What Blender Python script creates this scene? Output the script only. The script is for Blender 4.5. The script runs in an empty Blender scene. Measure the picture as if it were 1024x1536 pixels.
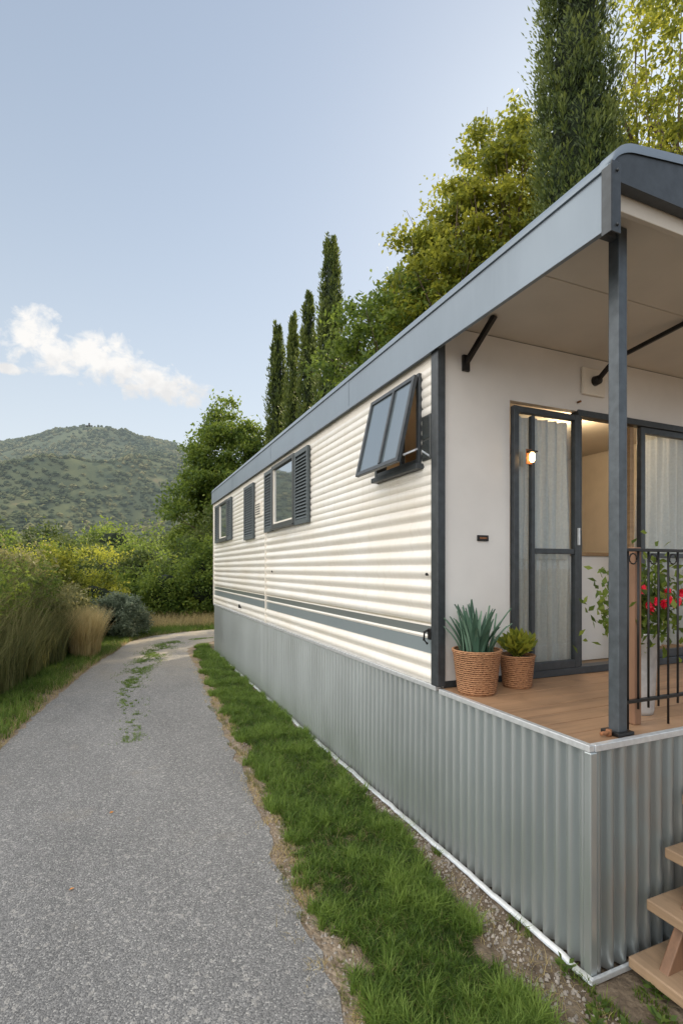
import bpy, bmesh, math, random
import numpy as np
from mathutils import Vector, noise, Matrix
rng=np.random.default_rng(7); random.seed(7)
scene=bpy.context.scene
COL=scene.collection

# ---------------- node helpers ----------------
class NT:
    def __init__(s,nt): s.nt=nt
    def n(s,typ,**kw):
        nd=s.nt.nodes.new(typ)
        for k,v in kw.items(): setattr(nd,k,v)
        return nd
    def l(s,a,b): s.nt.links.new(a,b)
    def math(s,op,a,b=None,c=None,clamp=False):
        nd=s.nt.nodes.new('ShaderNodeMath'); nd.operation=op; nd.use_clamp=clamp
        for i,v in enumerate((a,b,c)):
            if v is None: continue
            if isinstance(v,(int,float)): nd.inputs[i].default_value=v
            else: s.l(v,nd.inputs[i])
        return nd.outputs[0]
    def noise(s,scale,vec=None,detail=4,rough=.55,dist=0):
        nd=s.n('ShaderNodeTexNoise'); nd.inputs['Scale'].default_value=scale
        nd.inputs['Detail'].default_value=detail; nd.inputs['Roughness'].default_value=rough
        nd.inputs['Distortion'].default_value=dist
        if vec is not None: s.l(vec,nd.inputs['Vector'])
        return nd.outputs['Fac']
    def ramp(s,fac,stops):
        nd=s.n('ShaderNodeValToRGB'); cr=nd.color_ramp
        while len(cr.elements)<len(stops): cr.elements.new(.5)
        for e,(p,c) in zip(cr.elements,stops):
            e.position=p; e.color=(c[0],c[1],c[2],1) if not isinstance(c,(int,float)) else (c,c,c,1)
        s.l(fac,nd.inputs[0]); return nd.outputs[0]
    def mix(s,fac,a,b,blend='MIX'):
        nd=s.n('ShaderNodeMix',data_type='RGBA',blend_type=blend)
        for sock,v in ((nd.inputs[0],fac),(nd.inputs[6],a),(nd.inputs[7],b)):
            if isinstance(v,(int,float)): sock.default_value=v
            elif isinstance(v,(tuple,list)): sock.default_value=(v[0],v[1],v[2],1)
            else: s.l(v,sock)
        return nd.outputs[2]
    def pos(s,scale=None):
        g=s.n('ShaderNodeNewGeometry').outputs['Position']
        if scale is None: return g
        m=s.n('ShaderNodeMapping'); m.inputs['Scale'].default_value=scale; s.l(g,m.inputs['Vector']); return m.outputs[0]
    def bump(s,h,strength=.3,dist=.01,normal=None):
        nd=s.n('ShaderNodeBump'); nd.inputs['Strength'].default_value=strength; nd.inputs['Distance'].default_value=dist
        s.l(h,nd.inputs['Height'])
        if normal is not None: s.l(normal,nd.inputs['Normal'])
        return nd.outputs[0]
def newmat(name):
    m=bpy.data.materials.new(name); m.use_nodes=True
    t=NT(m.node_tree); b=m.node_tree.nodes['Principled BSDF']; o=m.node_tree.nodes['Material Output']
    return m,t,b,o
def simple(name,col,rough=.5,metal=0,nscale=20,var=.15,bump=.1,bd=.002,stretch=(1,1,1)):
    m,t,b,o=newmat(name)
    p=t.pos(stretch)
    f=t.noise(nscale,p,5)
    lo=tuple(c*(1-var) for c in col); hi=tuple(min(1,c*(1+var)) for c in col)
    t.l(t.ramp(f,[(.3,lo),(.7,hi)]),b.inputs['Base Color'])
    b.inputs['Roughness'].default_value=rough; b.inputs['Metallic'].default_value=metal
    if bump: t.l(t.bump(t.noise(nscale*4,p,3),bump,bd),b.inputs['Normal'])
    return m

# ---------------- materials ----------------
def mat_foliage(name,dark,mid,light,transl=.35,nscale=.8):
    m,t,b,o=newmat(name); nt=m.node_tree
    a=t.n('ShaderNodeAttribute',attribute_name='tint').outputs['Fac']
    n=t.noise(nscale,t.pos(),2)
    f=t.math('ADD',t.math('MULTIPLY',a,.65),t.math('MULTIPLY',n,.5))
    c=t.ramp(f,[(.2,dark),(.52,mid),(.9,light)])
    b.inputs['Roughness'].default_value=.5; b.inputs['Specular IOR Level'].default_value=.3
    t.l(c,b.inputs['Base Color'])
    tr=t.n('ShaderNodeBsdfTranslucent'); t.l(t.mix(.5,c,tuple(x*1.6 for x in light)),tr.inputs['Color'])
    mx=t.n('ShaderNodeMixShader'); mx.inputs[0].default_value=transl
    t.l(b.outputs[0],mx.inputs[1]); t.l(tr.outputs[0],mx.inputs[2]); t.l(mx.outputs[0],o.inputs['Surface'])
    return m
M={}
M['leaf']=mat_foliage('leaf_green',(.018,.04,.012),(.07,.13,.026),(.23,.29,.05),.5,.7)
M['leaf_y']=mat_foliage('leaf_yellowgreen',(.022,.045,.010),(.11,.16,.026),(.42,.41,.055),.52,.7)
M['leaf_dark']=mat_foliage('leaf_dark',(.014,.032,.01),(.05,.09,.026),(.13,.16,.04),.4,.4)
M['cyp']=mat_foliage('cypress_foliage',(.012,.026,.010),(.05,.085,.022),(.18,.22,.05),.3,1.2)
M['grass']=mat_foliage('grass_blades',(.022,.046,.009),(.075,.145,.020),(.21,.30,.06),.38,3.5)
M['drygrass']=mat_foliage('dry_grass_blades',(.18,.15,.07),(.38,.30,.14),(.66,.54,.28),.38,2)
M['reed']=mat_foliage('tall_grass_blades',(.045,.06,.022),(.13,.15,.05),(.36,.33,.15),.38,1)
M['sage']=mat_foliage('sage_leaves',(.05,.075,.045),(.13,.17,.11),(.27,.32,.22),.25,1)
M['agave']=mat_foliage('agave_leaf',(.03,.075,.05),(.08,.16,.11),(.16,.26,.19),.1,6)
M['petal']=simple('red_petal',(.80,.012,.05),.5,0,30,.2,0)
M['bark']=simple('bark',(.13,.10,.07),.9,0,14,.4,.6,.02,(1,1,.3))
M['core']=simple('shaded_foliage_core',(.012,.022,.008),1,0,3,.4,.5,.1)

def mat_corr(name,col,brown=0.0,metal=.55,rough=.42):
    m,t,b,o=newmat(name)
    p=t.pos((1,1,.5)); f=t.noise(1.3,p,4,.5)
    f2=t.noise(40,t.pos((1,1,.15)),3)
    c=t.mix(f2,tuple(x*.94 for x in col),tuple(x*1.06 for x in col))
    c=t.mix(t.ramp(f,[(.35,0),(.75,1)]),c,tuple(x*1.16 for x in col))
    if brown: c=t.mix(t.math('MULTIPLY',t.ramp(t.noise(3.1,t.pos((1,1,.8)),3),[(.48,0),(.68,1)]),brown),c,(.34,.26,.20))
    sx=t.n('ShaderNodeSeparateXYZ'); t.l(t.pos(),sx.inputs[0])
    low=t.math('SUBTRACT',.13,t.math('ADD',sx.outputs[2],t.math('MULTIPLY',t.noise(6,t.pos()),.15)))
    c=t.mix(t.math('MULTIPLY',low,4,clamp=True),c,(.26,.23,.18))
    t.l(c,b.inputs['Base Color']); b.inputs['Metallic'].default_value=metal
    t.l(t.ramp(t.noise(3,t.pos((1,1,.5)),3),[(.3,rough-.04),(.7,rough+.06)]),b.inputs['Roughness'])
    t.l(t.bump(t.noise(70,t.pos((1,1,.2)),3),.05,.002),b.inputs['Normal'])
    return m
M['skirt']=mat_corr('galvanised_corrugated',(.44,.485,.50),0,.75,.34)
M['skirtf']=mat_corr('galvanised_corrugated_front',(.32,.36,.375),.35,.7,.32)  # brown patches paint soft reflections into the front metal's colour
M['fascia']=mat_corr('roof_fascia_metal',(.20,.245,.295),0,.35,.42)
M['zinc']=simple('zinc_trim',(.62,.65,.68),.35,.5,30,.12,.05)
M['charcoal']=simple('charcoal_metal',(.05,.058,.066),.4,.3,25,.2,.05)
M['postmat']=simple('painted_steel_post',(.075,.09,.105),.4,.3,25,.2,.08)
M['black']=simple('black_metal',(.015,.015,.016),.4,.3,25,.2,.03)
M['winframe']=simple('window_frame_grey',(.06,.066,.068),.45,.2,25,.15,.03)
M['shutter']=simple('shutter_paint',(.07,.088,.098),.5,0,25,.15,.05)
def siding():
    m,t,b,o=newmat('white_ribbed_siding')
    sx=t.n('ShaderNodeSeparateXYZ'); t.l(t.pos(),sx.inputs[0]); z=sx.outputs[2]
    base=t.mix(t.ramp(t.noise(1.3,t.pos((1,1,3)),5),[(.35,0),(.7,1)]),(.81,.80,.77),(.76,.72,.65))
    streak=t.ramp(t.noise(9,t.pos((1,3,.25)),4),[(.5,0),(.8,.4)])
    base=t.mix(streak,base,(.60,.55,.46))
    grime=t.ramp(t.noise(4,t.pos((1,.5,14)),4),[(.5,0),(.75,.35)])
    base=t.mix(grime,base,(.64,.59,.51))
    def band(a,c): return t.math('MULTIPLY',t.math('GREATER_THAN',z,a),t.math('LESS_THAN',z,c))
    c=t.mix(band(1.288,1.340),base,(.15,.17,.17))
    c=t.mix(band(1.170,1.262),c,(.21,.25,.27))
    c=t.mix(band(1.352,1.364),c,(.5,.45,.36))
    t.l(c,b.inputs['Base Color']); b.inputs['Roughness'].default_value=.30
    b.inputs['Coat Weight'].default_value=.3
    t.l(t.bump(t.noise(3,t.pos((1,1,.6)),2),.25,.02),b.inputs['Normal'])
    return m
M['siding']=siding()
M['white']=simple('white_painted_panel',(.71,.70,.69),.5,0,2,.07,.06)
M['whitetrim']=simple('white_trim',(.76,.72,.65),.4,0,6,.05,.03)
M['ceil']=simple('porch_ceiling_panel',(.58,.545,.49),.6,0,1.6,.08,.04)
M['beige']=simple('interior_beige',(.46,.37,.26),.6,0,3,.1,.03)
M['cabinet']=simple('cabinet_wood',(.30,.20,.11),.5,0,6,.2,.05,.002,(1,1,6))
M['dark']=simple('dark_interior',(.06,.05,.045),.7,0,5,.2,0)
M['counter']=simple('counter_white',(.74,.74,.74),.4,0,3,.04,0)
def curtainmat():
    m,t,b,o=newmat('sheer_curtain_cloth')
    c=t.ramp(t.noise(60,t.pos(),3),[(.3,(.60,.61,.61)),(.7,(.70,.71,.70))]); t.l(c,b.inputs['Base Color']); b.inputs['Roughness'].default_value=.9
    tr=t.n('ShaderNodeBsdfTranslucent'); t.l(c,tr.inputs['Color'])
    mx=t.n('ShaderNodeMixShader'); mx.inputs[0].default_value=.3
    t.l(b.outputs[0],mx.inputs[1]); t.l(tr.outputs[0],mx.inputs[2]); t.l(mx.outputs[0],o.inputs['Surface']); return m
M['curtain']=curtainmat()
M['rust']=simple('rusty_metal',(.25,.11,.05),.8,.2,60,.4,.3)
M['soil']=simple('potting_soil',(.03,.02,.012),1,0,60,.4,.8,.01)
def wood(name,col,scale,axis):
    m,t,b,o=newmat(name)
    st=[12,12,12]; st[axis]=.9
    p=t.pos(tuple(st)); f=t.noise(scale,p,6,.65,.4)
    g=t.noise(scale*5,p,3)
    c=t.ramp(f,[(.25,tuple(x*.42 for x in col)),(.5,col),(.8,tuple(x*1.45 for x in col))])
    c=t.mix(t.math('MULTIPLY',g,.5),c,tuple(x*.55 for x in col))
    c=t.mix(t.ramp(t.noise(1.5,t.pos(),3),[(.4,0),(.7,.5)]),c,tuple(x*1.3 for x in col))
    c=t.mix(t.ramp(t.noise(5,t.pos(),5),[(.55,0),(.72,.45)]),c,tuple(x*.45 for x in col))
    t.l(c,b.inputs['Base Color']); b.inputs['Roughness'].default_value=.55
    t.l(t.bump(f,.45,.004),b.inputs['Normal']); return m
M['deck']=wood('deck_wood',(.33,.20,.115),1,0)
M['step']=wood('step_wood',(.34,.235,.15),1,1)
M['stake']=wood('stake_wood',(.22,.12,.07),1,2)
def glassy(name,base,refl,rough=.03,alpha=None):
    m,t,b,o=newmat(name)
    b.inputs['Base Color'].default_value=(*base,1); b.inputs['Roughness'].default_value=.5
    g=t.n('ShaderNodeBsdfGlossy'); g.inputs['Roughness'].default_value=rough; g.inputs['Color'].default_value=(.9,.95,1,1)
    lw=t.n('ShaderNodeLayerWeight'); lw.inputs[0].default_value=.25
    f=t.math('ADD',t.math('MULTIPLY',lw.outputs['Fresnel'],.6 if alpha else 1.0),refl,clamp=True)
    src=b.outputs[0]
    if alpha is not None:
        tp=t.n('ShaderNodeBsdfTransparent'); tp.inputs[0].default_value=(.88,.93,.94,1); src=tp.outputs[0]
    mx=t.n('ShaderNodeMixShader'); t.l(f,mx.inputs[0]); t.l(src,mx.inputs[1]); t.l(g.outputs[0],mx.inputs[2])
    t.l(t.bump(t.noise(2.5,t.pos(),2),.05,.02),g.inputs['Normal'])
    t.l(mx.outputs[0],o.inputs['Surface']); return m
M['glass']=glassy('window_glass',(.04,.05,.055),.4)
M['glass_sash']=glassy('tinted_sash_glass',(.07,.10,.12),.16,.08)
M['glass_clear']=glassy('clear_glass',(1,1,1),.06,.02,1)
def emis(name,col,st):
    m,t,b,o=newmat(name); b.inputs['Emission Color'].default_value=(*col,1); b.inputs['Emission Strength'].default_value=st
    n=t.noise(30,t.pos()); t.l(t.ramp(n,[(.3,tuple(c*.9 for c in col)),(.7,col)]),b.inputs['Base Color']); return m
M['bulb']=emis('lamp_bulb',(1,.60,.24),14)
def basket():
    m,t,b,o=newmat('woven_basket')
    tc=t.n('ShaderNodeTexCoord').outputs['Object']
    w=t.n('ShaderNodeTexWave',wave_type='BANDS',bands_direction='Z'); w.inputs['Scale'].default_value=26; w.inputs['Distortion'].default_value=1.5; w.inputs['Detail'].default_value=2
    t.l(tc,w.inputs['Vector'])
    v=t.n('ShaderNodeTexVoronoi'); v.inputs['Scale'].default_value=70; t.l(tc,v.inputs['Vector'])
    h=t.math('ADD',w.outputs['Fac'],t.math('MULTIPLY',v.outputs['Distance'],1.2))
    t.l(t.ramp(h,[(.25,(.10,.042,.018)),(.8,(.30,.135,.058)),(1,(.43,.22,.11))]),b.inputs['Base Color'])
    t.l(t.bump(h,.8,.006),b.inputs['Normal']); b.inputs['Roughness'].default_value=.75; return m
M['basket']=basket()
def ground():
    m,t,b,o=newmat('ground_soil_grass')
    p=t.pos()
    soil=t.ramp(t.noise(9,p,8,.7),[(.3,(.07,.050,.034)),(.5,(.155,.118,.082)),(.72,(.28,.23,.17))])
    green=t.ramp(t.noise(5,p,6,.7),[(.3,(.03,.055,.012)),(.7,(.09,.13,.03))])
    f=t.noise(.35,p,5,.65)
    sx=t.n('ShaderNodeSeparateXYZ'); t.l(p,sx.inputs[0])
    d=t.math('MULTIPLY',t.math('SUBTRACT',sx.outputs[1],9),.15,clamp=True)
    fac=t.math('MULTIPLY',t.ramp(f,[(.35,0),(.55,1)]),d)
    t.l(t.mix(fac,soil,green),b.inputs['Base Color']); b.inputs['Roughness'].default_value=1
    v=t.n('ShaderNodeTexVoronoi'); v.inputs['Scale'].default_value=45; t.l(p,v.inputs['Vector'])
    h=t.math('ADD',t.noise(30,p,6,.7),t.math('MULTIPLY',v.outputs['Distance'],-.6))
    t.l(t.bump(h,.8,.02),b.inputs['Normal']); return m
M['ground']=ground()
def road():
    m,t,b,o=newmat('road_weathered_asphalt')
    p=t.pos()
    v=t.n('ShaderNodeTexVoronoi'); v.inputs['Scale'].default_value=150; t.l(p,v.inputs['Vector'])
    v2=t.n('ShaderNodeTexVoronoi'); v2.inputs['Scale'].default_value=60; t.l(p,v2.inputs['Vector'])
    sp=t.n('ShaderNodeSeparateColor'); t.l(v.outputs['Color'],sp.inputs[0])
    sp2=t.n('ShaderNodeSeparateColor'); t.l(v2.outputs['Color'],sp2.inputs[0])
    c=t.ramp(sp.outputs[0],[(0,(.125,.125,.125)),(.55,(.21,.208,.206)),(.9,(.285,.28,.275)),(1,(.45,.44,.42))])
    c=t.mix(t.math('MULTIPLY',t.math('GREATER_THAN',sp2.outputs[0],.95),.5),c,(.45,.43,.40))
    big=t.ramp(t.noise(.9,t.pos((1,.35,1)),6,.65),[(.3,.78),(.7,1.18)])
    c=t.mix(1,c,big,'MULTIPLY')
    c=t.mix(t.ramp(t.noise(1.7,p,6,.7),[(.58,0),(.76,.4)]),c,(.29,.26,.21))
    sx=t.n('ShaderNodeSeparateXYZ'); t.l(p,sx.inputs[0])
    far=t.math('MULTIPLY',t.math('SUBTRACT',sx.outputs[1],7.5),.25,clamp=True)
    c=t.mix(t.math('MULTIPLY',far,t.ramp(t.noise(1.2,p,5,.65),[(.35,.2),(.6,.85)])),c,(.38,.33,.26))
    t.l(c,b.inputs['Base Color']); b.inputs['Roughness'].default_value=.85
    h=t.math('ADD',t.math('MULTIPLY',v.outputs['Distance'],-1),t.math('MULTIPLY',t.noise(14,p,4),.6))
    t.l(t.bump(h,.45,.008),b.inputs['Normal']); return m
M['road']=road()
def dirt():
    m,t,b,o=newmat('sandy_shoulder')
    p=t.pos()
    v=t.n('ShaderNodeTexVoronoi'); v.inputs['Scale'].default_value=55; t.l(p,v.inputs['Vector'])
    sp=t.n('ShaderNodeSeparateColor'); t.l(v.outputs['Color'],sp.inputs[0])
    c=t.ramp(t.noise(7,p,8,.7),[(.3,(.15,.105,.065)),(.55,(.30,.225,.15)),(.75,(.42,.34,.25))])
    c=t.mix(.3,c,t.ramp(sp.outputs[0],[(0,(.12,.09,.07)),(1,(.45,.40,.34))]))
    t.l(c,b.inputs['Base Color']); b.inputs['Roughness'].default_value=1
    h=t.math('ADD',t.noise(25,p,6,.7),t.math('MULTIPLY',v.outputs['Distance'],-.7))
    t.l(t.bump(h,.8,.02),b.inputs['Normal']); return m
M['dirt']=dirt()
M['pebble']=simple('pebbles',(.32,.29,.26),.9,0,8,.5,.2,.002)
def hillmat(name,tree=False):
    m,t,b,o=newmat(name)
    p=t.pos()
    if tree:
        a=t.n('ShaderNodeAttribute',attribute_name='tint').outputs['Fac']
        c=t.ramp(t.math('ADD',t.math('MULTIPLY',a,.4),t.math('MULTIPLY',t.noise(.012,p,4),.7)),[(.3,(.05,.068,.036)),(.55,(.10,.115,.052)),(.85,(.23,.205,.09))])
    else:
        c=t.ramp(t.noise(.02,p,6,.7),[(.35,(.05,.07,.04)),(.6,(.12,.13,.06)),(.8,(.26,.17,.11))])
    sx=t.n('ShaderNodeSeparateXYZ'); t.l(p,sx.inputs[0])
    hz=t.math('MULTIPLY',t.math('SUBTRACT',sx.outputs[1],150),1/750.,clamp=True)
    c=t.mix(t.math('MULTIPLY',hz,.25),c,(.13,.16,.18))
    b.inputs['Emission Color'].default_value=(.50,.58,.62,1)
    t.l(t.math('MULTIPLY',hz,.28),b.inputs['Emission Strength'])  # haze painted into the hill: bluer colour and a glow with distance
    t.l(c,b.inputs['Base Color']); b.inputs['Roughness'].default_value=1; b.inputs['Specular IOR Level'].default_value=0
    return m
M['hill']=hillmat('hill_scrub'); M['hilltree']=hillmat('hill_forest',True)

# ---------------- geometry helpers ----------------
def empty(name,loc=(0,0,0)):
    e=bpy.data.objects.new(name,None); e.location=loc; COL.objects.link(e); return e
def mesh_obj(name,verts,faces,mat,parent=None,smooth=False):
    me=bpy.data.meshes.new(name); me.from_pydata([tuple(v) for v in verts],[],faces); me.update()
    if mat: me.materials.append(mat)
    if smooth: me.polygons.foreach_set('use_smooth',[True]*len(me.polygons))
    ob=bpy.data.objects.new(name,me); COL.objects.link(ob)
    if parent: ob.parent=parent; ob.matrix_parent_inverse=Matrix.Translation(-parent.location)
    return ob
def box(name,x0,x1,y0,y1,z0,z1,mat,parent=None,bevel=.003):
    v=[(x,y,z) for x in(x0,x1) for y in(y0,y1) for z in(z0,z1)]
    f=[(0,1,3,2),(4,6,7,5),(0,4,5,1),(2,3,7,6),(0,2,6,4),(1,5,7,3)]
    ob=mesh_obj(name,v,f,mat,parent)
    if bevel:
        md=ob.modifiers.new('b','BEVEL'); md.width=bevel; md.segments=2; md.limit_method='NONE'
    return ob
def tube(name,pts,radii,mat,parent=None,sides=8,cap=True):
    V=[];F=[]
    pts=[Vector(p) for p in pts]
    if not hasattr(radii,'__len__'): radii=[radii]*len(pts)
    for i,p in enumerate(pts):
        d=(pts[min(i+1,len(pts)-1)]-pts[max(i-1,0)]).normalized()
        a=d.orthogonal().normalized() if abs(d.z)<.9 else Vector((1,0,0)).cross(d).normalized()
        b=d.cross(a).normalized()
        for k in range(sides):
            an=2*math.pi*k/sides
            V.append(p+(a*math.cos(an)+b*math.sin(an))*radii[i])
    for i in range(len(pts)-1):
        for k in range(sides):
            k2=(k+1)%sides; F.append((i*sides+k,i*sides+k2,(i+1)*sides+k2,(i+1)*sides+k))
    if cap: F.append(tuple(range(sides))[::-1]); F.append(tuple((len(pts)-1)*sides+k for k in range(sides)))
    if name is None: return V,F
    return mesh_obj(name,V,F,mat,parent,True)
def beam(name,p,q,w,h,mat,parent=None):
    p=Vector(p);q=Vector(q);d=(q-p).normalized()
    s=d.cross(Vector((0,0,1)))
    s=Vector((1,0,0)) if s.length<.01 else s.normalized()
    u=s.cross(d).normalized()
    V=[c+s*a*w/2+u*b*h/2 for c in(p,q) for a,b in((-1,-1),(1,-1),(1,1),(-1,1))]
    F=[(0,1,2,3)[::-1],(4,5,6,7),(0,1,5,4),(1,2,6,5),(2,3,7,6),(3,0,4,7)]
    ob=mesh_obj(name,V,F,mat,parent)
    md=ob.modifiers.new('b','BEVEL'); md.width=min(w,h)*.12; md.segments=2
    return ob
def quads(name,V,mat,tint,parent=None,k=4):
    N=V.shape[0]; me=bpy.data.meshes.new(name)
    me.vertices.add(N*k); me.vertices.foreach_set('co',V.reshape(-1).astype(np.float32))
    me.loops.add(N*k); me.loops.foreach_set('vertex_index',np.arange(N*k,dtype=np.int32))
    me.polygons.add(N); me.polygons.foreach_set('loop_start',np.arange(0,N*k,k,dtype=np.int32))
    me.update(calc_edges=True)
    at=me.attributes.new('tint','FLOAT','FACE'); at.data.foreach_set('value',tint.astype(np.float32))
    me.materials.append(mat)
    ob=bpy.data.objects.new(name,me); COL.objects.link(ob)
    if parent: ob.parent=parent; ob.matrix_parent_inverse=Matrix.Translation(-parent.location)
    return ob
def unit(a): return a/np.maximum(np.linalg.norm(a,axis=-1,keepdims=True),1e-6)
def leaves(name,P,D,L,W,mat,tint,parent=None):
    N=len(P); D=unit(D); r=unit(rng.normal(size=(N,3))); S=unit(np.cross(D,r)); Nn=np.cross(D,S)
    L=np.broadcast_to(L,(N,))[:,None]; W=np.broadcast_to(W,(N,))[:,None]
    V=np.stack([P-D*L*.5,P+S*W*.5+Nn*W*.15-D*L*.05,P+D*L*.5,P-S*W*.5+Nn*W*.15-D*L*.05],1)
    return quads(name,V,mat,tint,parent)
def blades(name,P,H,W,lean,mat,tint,parent=None,seg=3):
    N=len(P); an=rng.uniform(0,2*np.pi,N); D=np.stack([np.cos(an),np.sin(an),0*an],1)
    sa=an+rng.uniform(.6,2.5,N); S=np.stack([np.cos(sa),np.sin(sa),0*sa],1)
    lean=(lean*rng.uniform(.2,1.6,N))
    rows=[]
    for i in range(seg+1):
        s=i/seg
        c=P+np.array([0,0,1])*(H*s*(1-.25*lean*s))[:,None]+D*(lean*H*s*s)[:,None]
        w=(W*(1-.92*s**1.3)/2)[:,None]
        rows.append((c-S*w,c+S*w))
    Q=np.stack([np.stack([rows[i][0],rows[i][1],rows[i+1][1],rows[i+1][0]],1) for i in range(seg)],1).reshape(-1,4,3)
    return quads(name,Q,mat,np.repeat(tint,seg),parent)
def lathe(name,prof,loc,mat,parent=None,sides=40):
    V=[];F=[]
    for i,(r,z) in enumerate(prof):
        for k in range(sides):
            a=2*math.pi*k/sides; V.append((loc[0]+r*math.cos(a),loc[1]+r*math.sin(a),loc[2]+z))
    for i in range(len(prof)-1):
        for k in range(sides):
            k2=(k+1)%sides; F.append((i*sides+k,i*sides+k2,(i+1)*sides+k2,(i+1)*sides+k))
    return mesh_obj(name,V,F,mat,parent,True)

# ---------------- GROUND ----------------
g=2500
xs=sorted(set([-g,-900,-300,-100,-40,-15]+list(range(-6,13))+[20,40,100,300,900,g]))
ys=sorted(set([-g,-300,-60,-15]+list(range(-5,30))+[40,60,100,300,900,g]))
V=[];F=[]
for y in ys:
    for x in xs: V.append((x,y,0))
nx=len(xs)
for j in range(len(ys)-1):
    for i in range(nx-1): F.append((j*nx+i,j*nx+i+1,(j+1)*nx+i+1,(j+1)*nx+i))
mesh_obj('ground',V,F,M['ground'])

Lp=[(-1.35,-3),(-1.25,2),(-1.012,5.6),(-.86,7),(-.42,9.9),(-.05,11.5),(.3,13.0),(1.1,14.0),(2.6,14.6),(5,14.9),(12,15.2)]
Rp=[(.65,-3),(.778,1.757),(.9,3.6),(.98,5.2),(1.1,7.4),(1.22,9.5),(1.35,11.3),(2.0,12.2),(3.2,12.7),(5.2,12.9),(12,13.2)]
def dense(pts,n=24):
    out=[]
    P=[Vector((*p,0)) for p in pts]
    for i in range(len(P)-1):
        p0=P[max(i-1,0)];p1=P[i];p2=P[i+1];p3=P[min(i+2,len(P)-1)]
        for k in range(n):
            t=k/n
            out.append(.5*((2*p1)+(p2-p0)*t+(2*p0-5*p1+4*p2-p3)*t*t+(3*p1-p0-3*p2+p3)*t**3))
    out.append(P[-1]); return out
LD=dense(Lp);RD=dense(Rp)
def strip(name,A,B,z,mat,ja,jb,f=5.0):
    V=[];F=[]
    for i,(a,b) in enumerate(zip(A,B)):
        d=(b-a).normalized()
        na=noise.fractal(Vector((a.x*f,a.y*f,1.3)),1,2,4)*ja; nb=noise.fractal(Vector((b.x*f,b.y*f,7.7)),1,2,4)*jb
        pa=a+d*na; pb=b+d*nb
        for k in range(9):
            p=pa.lerp(pb,k/8); V.append((p.x,p.y,z))
    for i in range(len(A)-1):
        for k in range(8): F.append((i*9+k,i*9+k+1,(i+1)*9+k+1,(i+1)*9+k))
    return mesh_obj(name,V,F,mat)
def off(A,B,d): return [a+(a-b).normalized()*d for a,b in zip(A,B)]
strip('dirt_shoulder',off(LD,RD,.22),off(RD,LD,.20),.004,M['dirt'],.14,.12)
strip('asphalt_road',LD,RD,.008,M['road'],.07,.07)
LY=np.array([p.y for p in LD]);LX=np.array([p.x for p in LD]);RY=np.array([p.y for p in RD]);RX=np.array([p.x for p in RD])
def rl(y): return np.interp(y,LY,LX)
def rr(y): return np.interp(y,RY,RX)
def vnoise(x,y,s,o=0): return np.array([noise.noise(Vector((a*s,b*s,o))) for a,b in zip(x,y)])

N=170000
y=1.0+10.6*rng.random(N)**1.7
u=rng.random(N)
xl=rr(y)+.10; xr=np.interp(y,[0,1.5,2.5,4,20],[1.36,1.46,1.64,1.75,1.77])
x=xl-.08+(xr-xl+.10)*u
n1=vnoise(x,y,3.2); n2=vnoise(x,y,14,3)
edge=np.minimum(x-xl,(xr-x)*1.3)
keep=(edge+n1*.14+n2*.09>.02)
x,y,n1,n2=x[keep],y[keep],n1[keep],n2[keep]
h=(.025+.05*rng.random(len(x))**1.5)*(1+.7*n1+.7*n2)
tt=np.clip(.44+.6*n1+.6*n2+rng.normal(0,.30,len(x)),0,1)
blades('grass',np.stack([x,y,0*x],1),h,.0045+.0012*y/2,.85,M['grass'],tt,seg=2)
N=9000
y=1.2+10*rng.random(N)**1.5; x=rr(y)+.06+rng.normal(0,.06,N); n1=vnoise(x,y,5,9); k=n1>.12
x,y=x[k],y[k]
blades('dry_grass',np.stack([x,y,0*x],1),.02+.03*rng.random(len(x)),np.full(len(x),.0035),1.0,M['drygrass'],rng.random(len(x)),seg=2)
N=5000
y=1.2+9*rng.random(N)**1.6; x=rr(y)+.1+(1.7-rr(y)-.1)*rng.random(N)
blades('dry_grass',np.stack([x,y,0*x],1),.03+.035*rng.random(len(x)),np.full(len(x),.003),1.1,M['drygrass'],rng.random(len(x))*.7,seg=2)
def tufts(name,cs,mat,h0=.06,n=250,w=.006):
    P=[];H=[]
    for (cx,cy,r) in cs:
        m=int(n*r/.1); a=rng.uniform(0,6.28,m); q=r*np.sqrt(rng.random(m))
        P.append(np.stack([cx+q*np.cos(a)*.6,cy+q*np.sin(a)*1.6,0*a],1)); H.append(h0*rng.uniform(.4,1.2,m)*(1-.5*q/r))
    P=np.concatenate(P);H=np.concatenate(H)
    blades(name,P,H,np.full(len(P),w),.7,mat,rng.random(len(P)),seg=2)
N=30000
y=5.4+8.4*rng.random(N)**.8; cx_=(rl(y)+rr(y))/2+.10*np.sin(y*1.3); x=cx_+rng.normal(0,1,N)*np.interp(y,[5.6,8,12],[.08,.10,.15])
n1=vnoise(x,y*.6,3.2,12); n2=vnoise(x,y,13,13); k=(n1+.9*n2>np.interp(y,[5.4,7.5,9,13],[.42,.24,.04,-.05])); x,y,n1=x[k],y[k],n1[k]
blades('road_crown_grass',np.stack([x,y,0*x+.006],1),.014+.024*rng.random(len(x)),np.full(len(x),.006),1.0,M['grass'],np.clip(.55+.5*n1+rng.normal(0,.25,len(x)),0,1),seg=2)
cs=[(rr(yy)+.08+random.gauss(0,.05),yy,random.uniform(.03,.07)) for yy in np.arange(1.6,7,.13)]
tufts('shoulder_grass_tuft',cs,M['reed'],.045,110)
cs=[(1.72+random.gauss(0,.02),yy,random.uniform(.02,.06)) for yy in (1.3,1.42,1.55,1.9,2.6)]+[(1.9,1.35,.06),(2.0,1.2,.05)]
tufts('weed_tuft',cs,M['leaf'],.06,160)
P=[];D=[]
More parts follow.
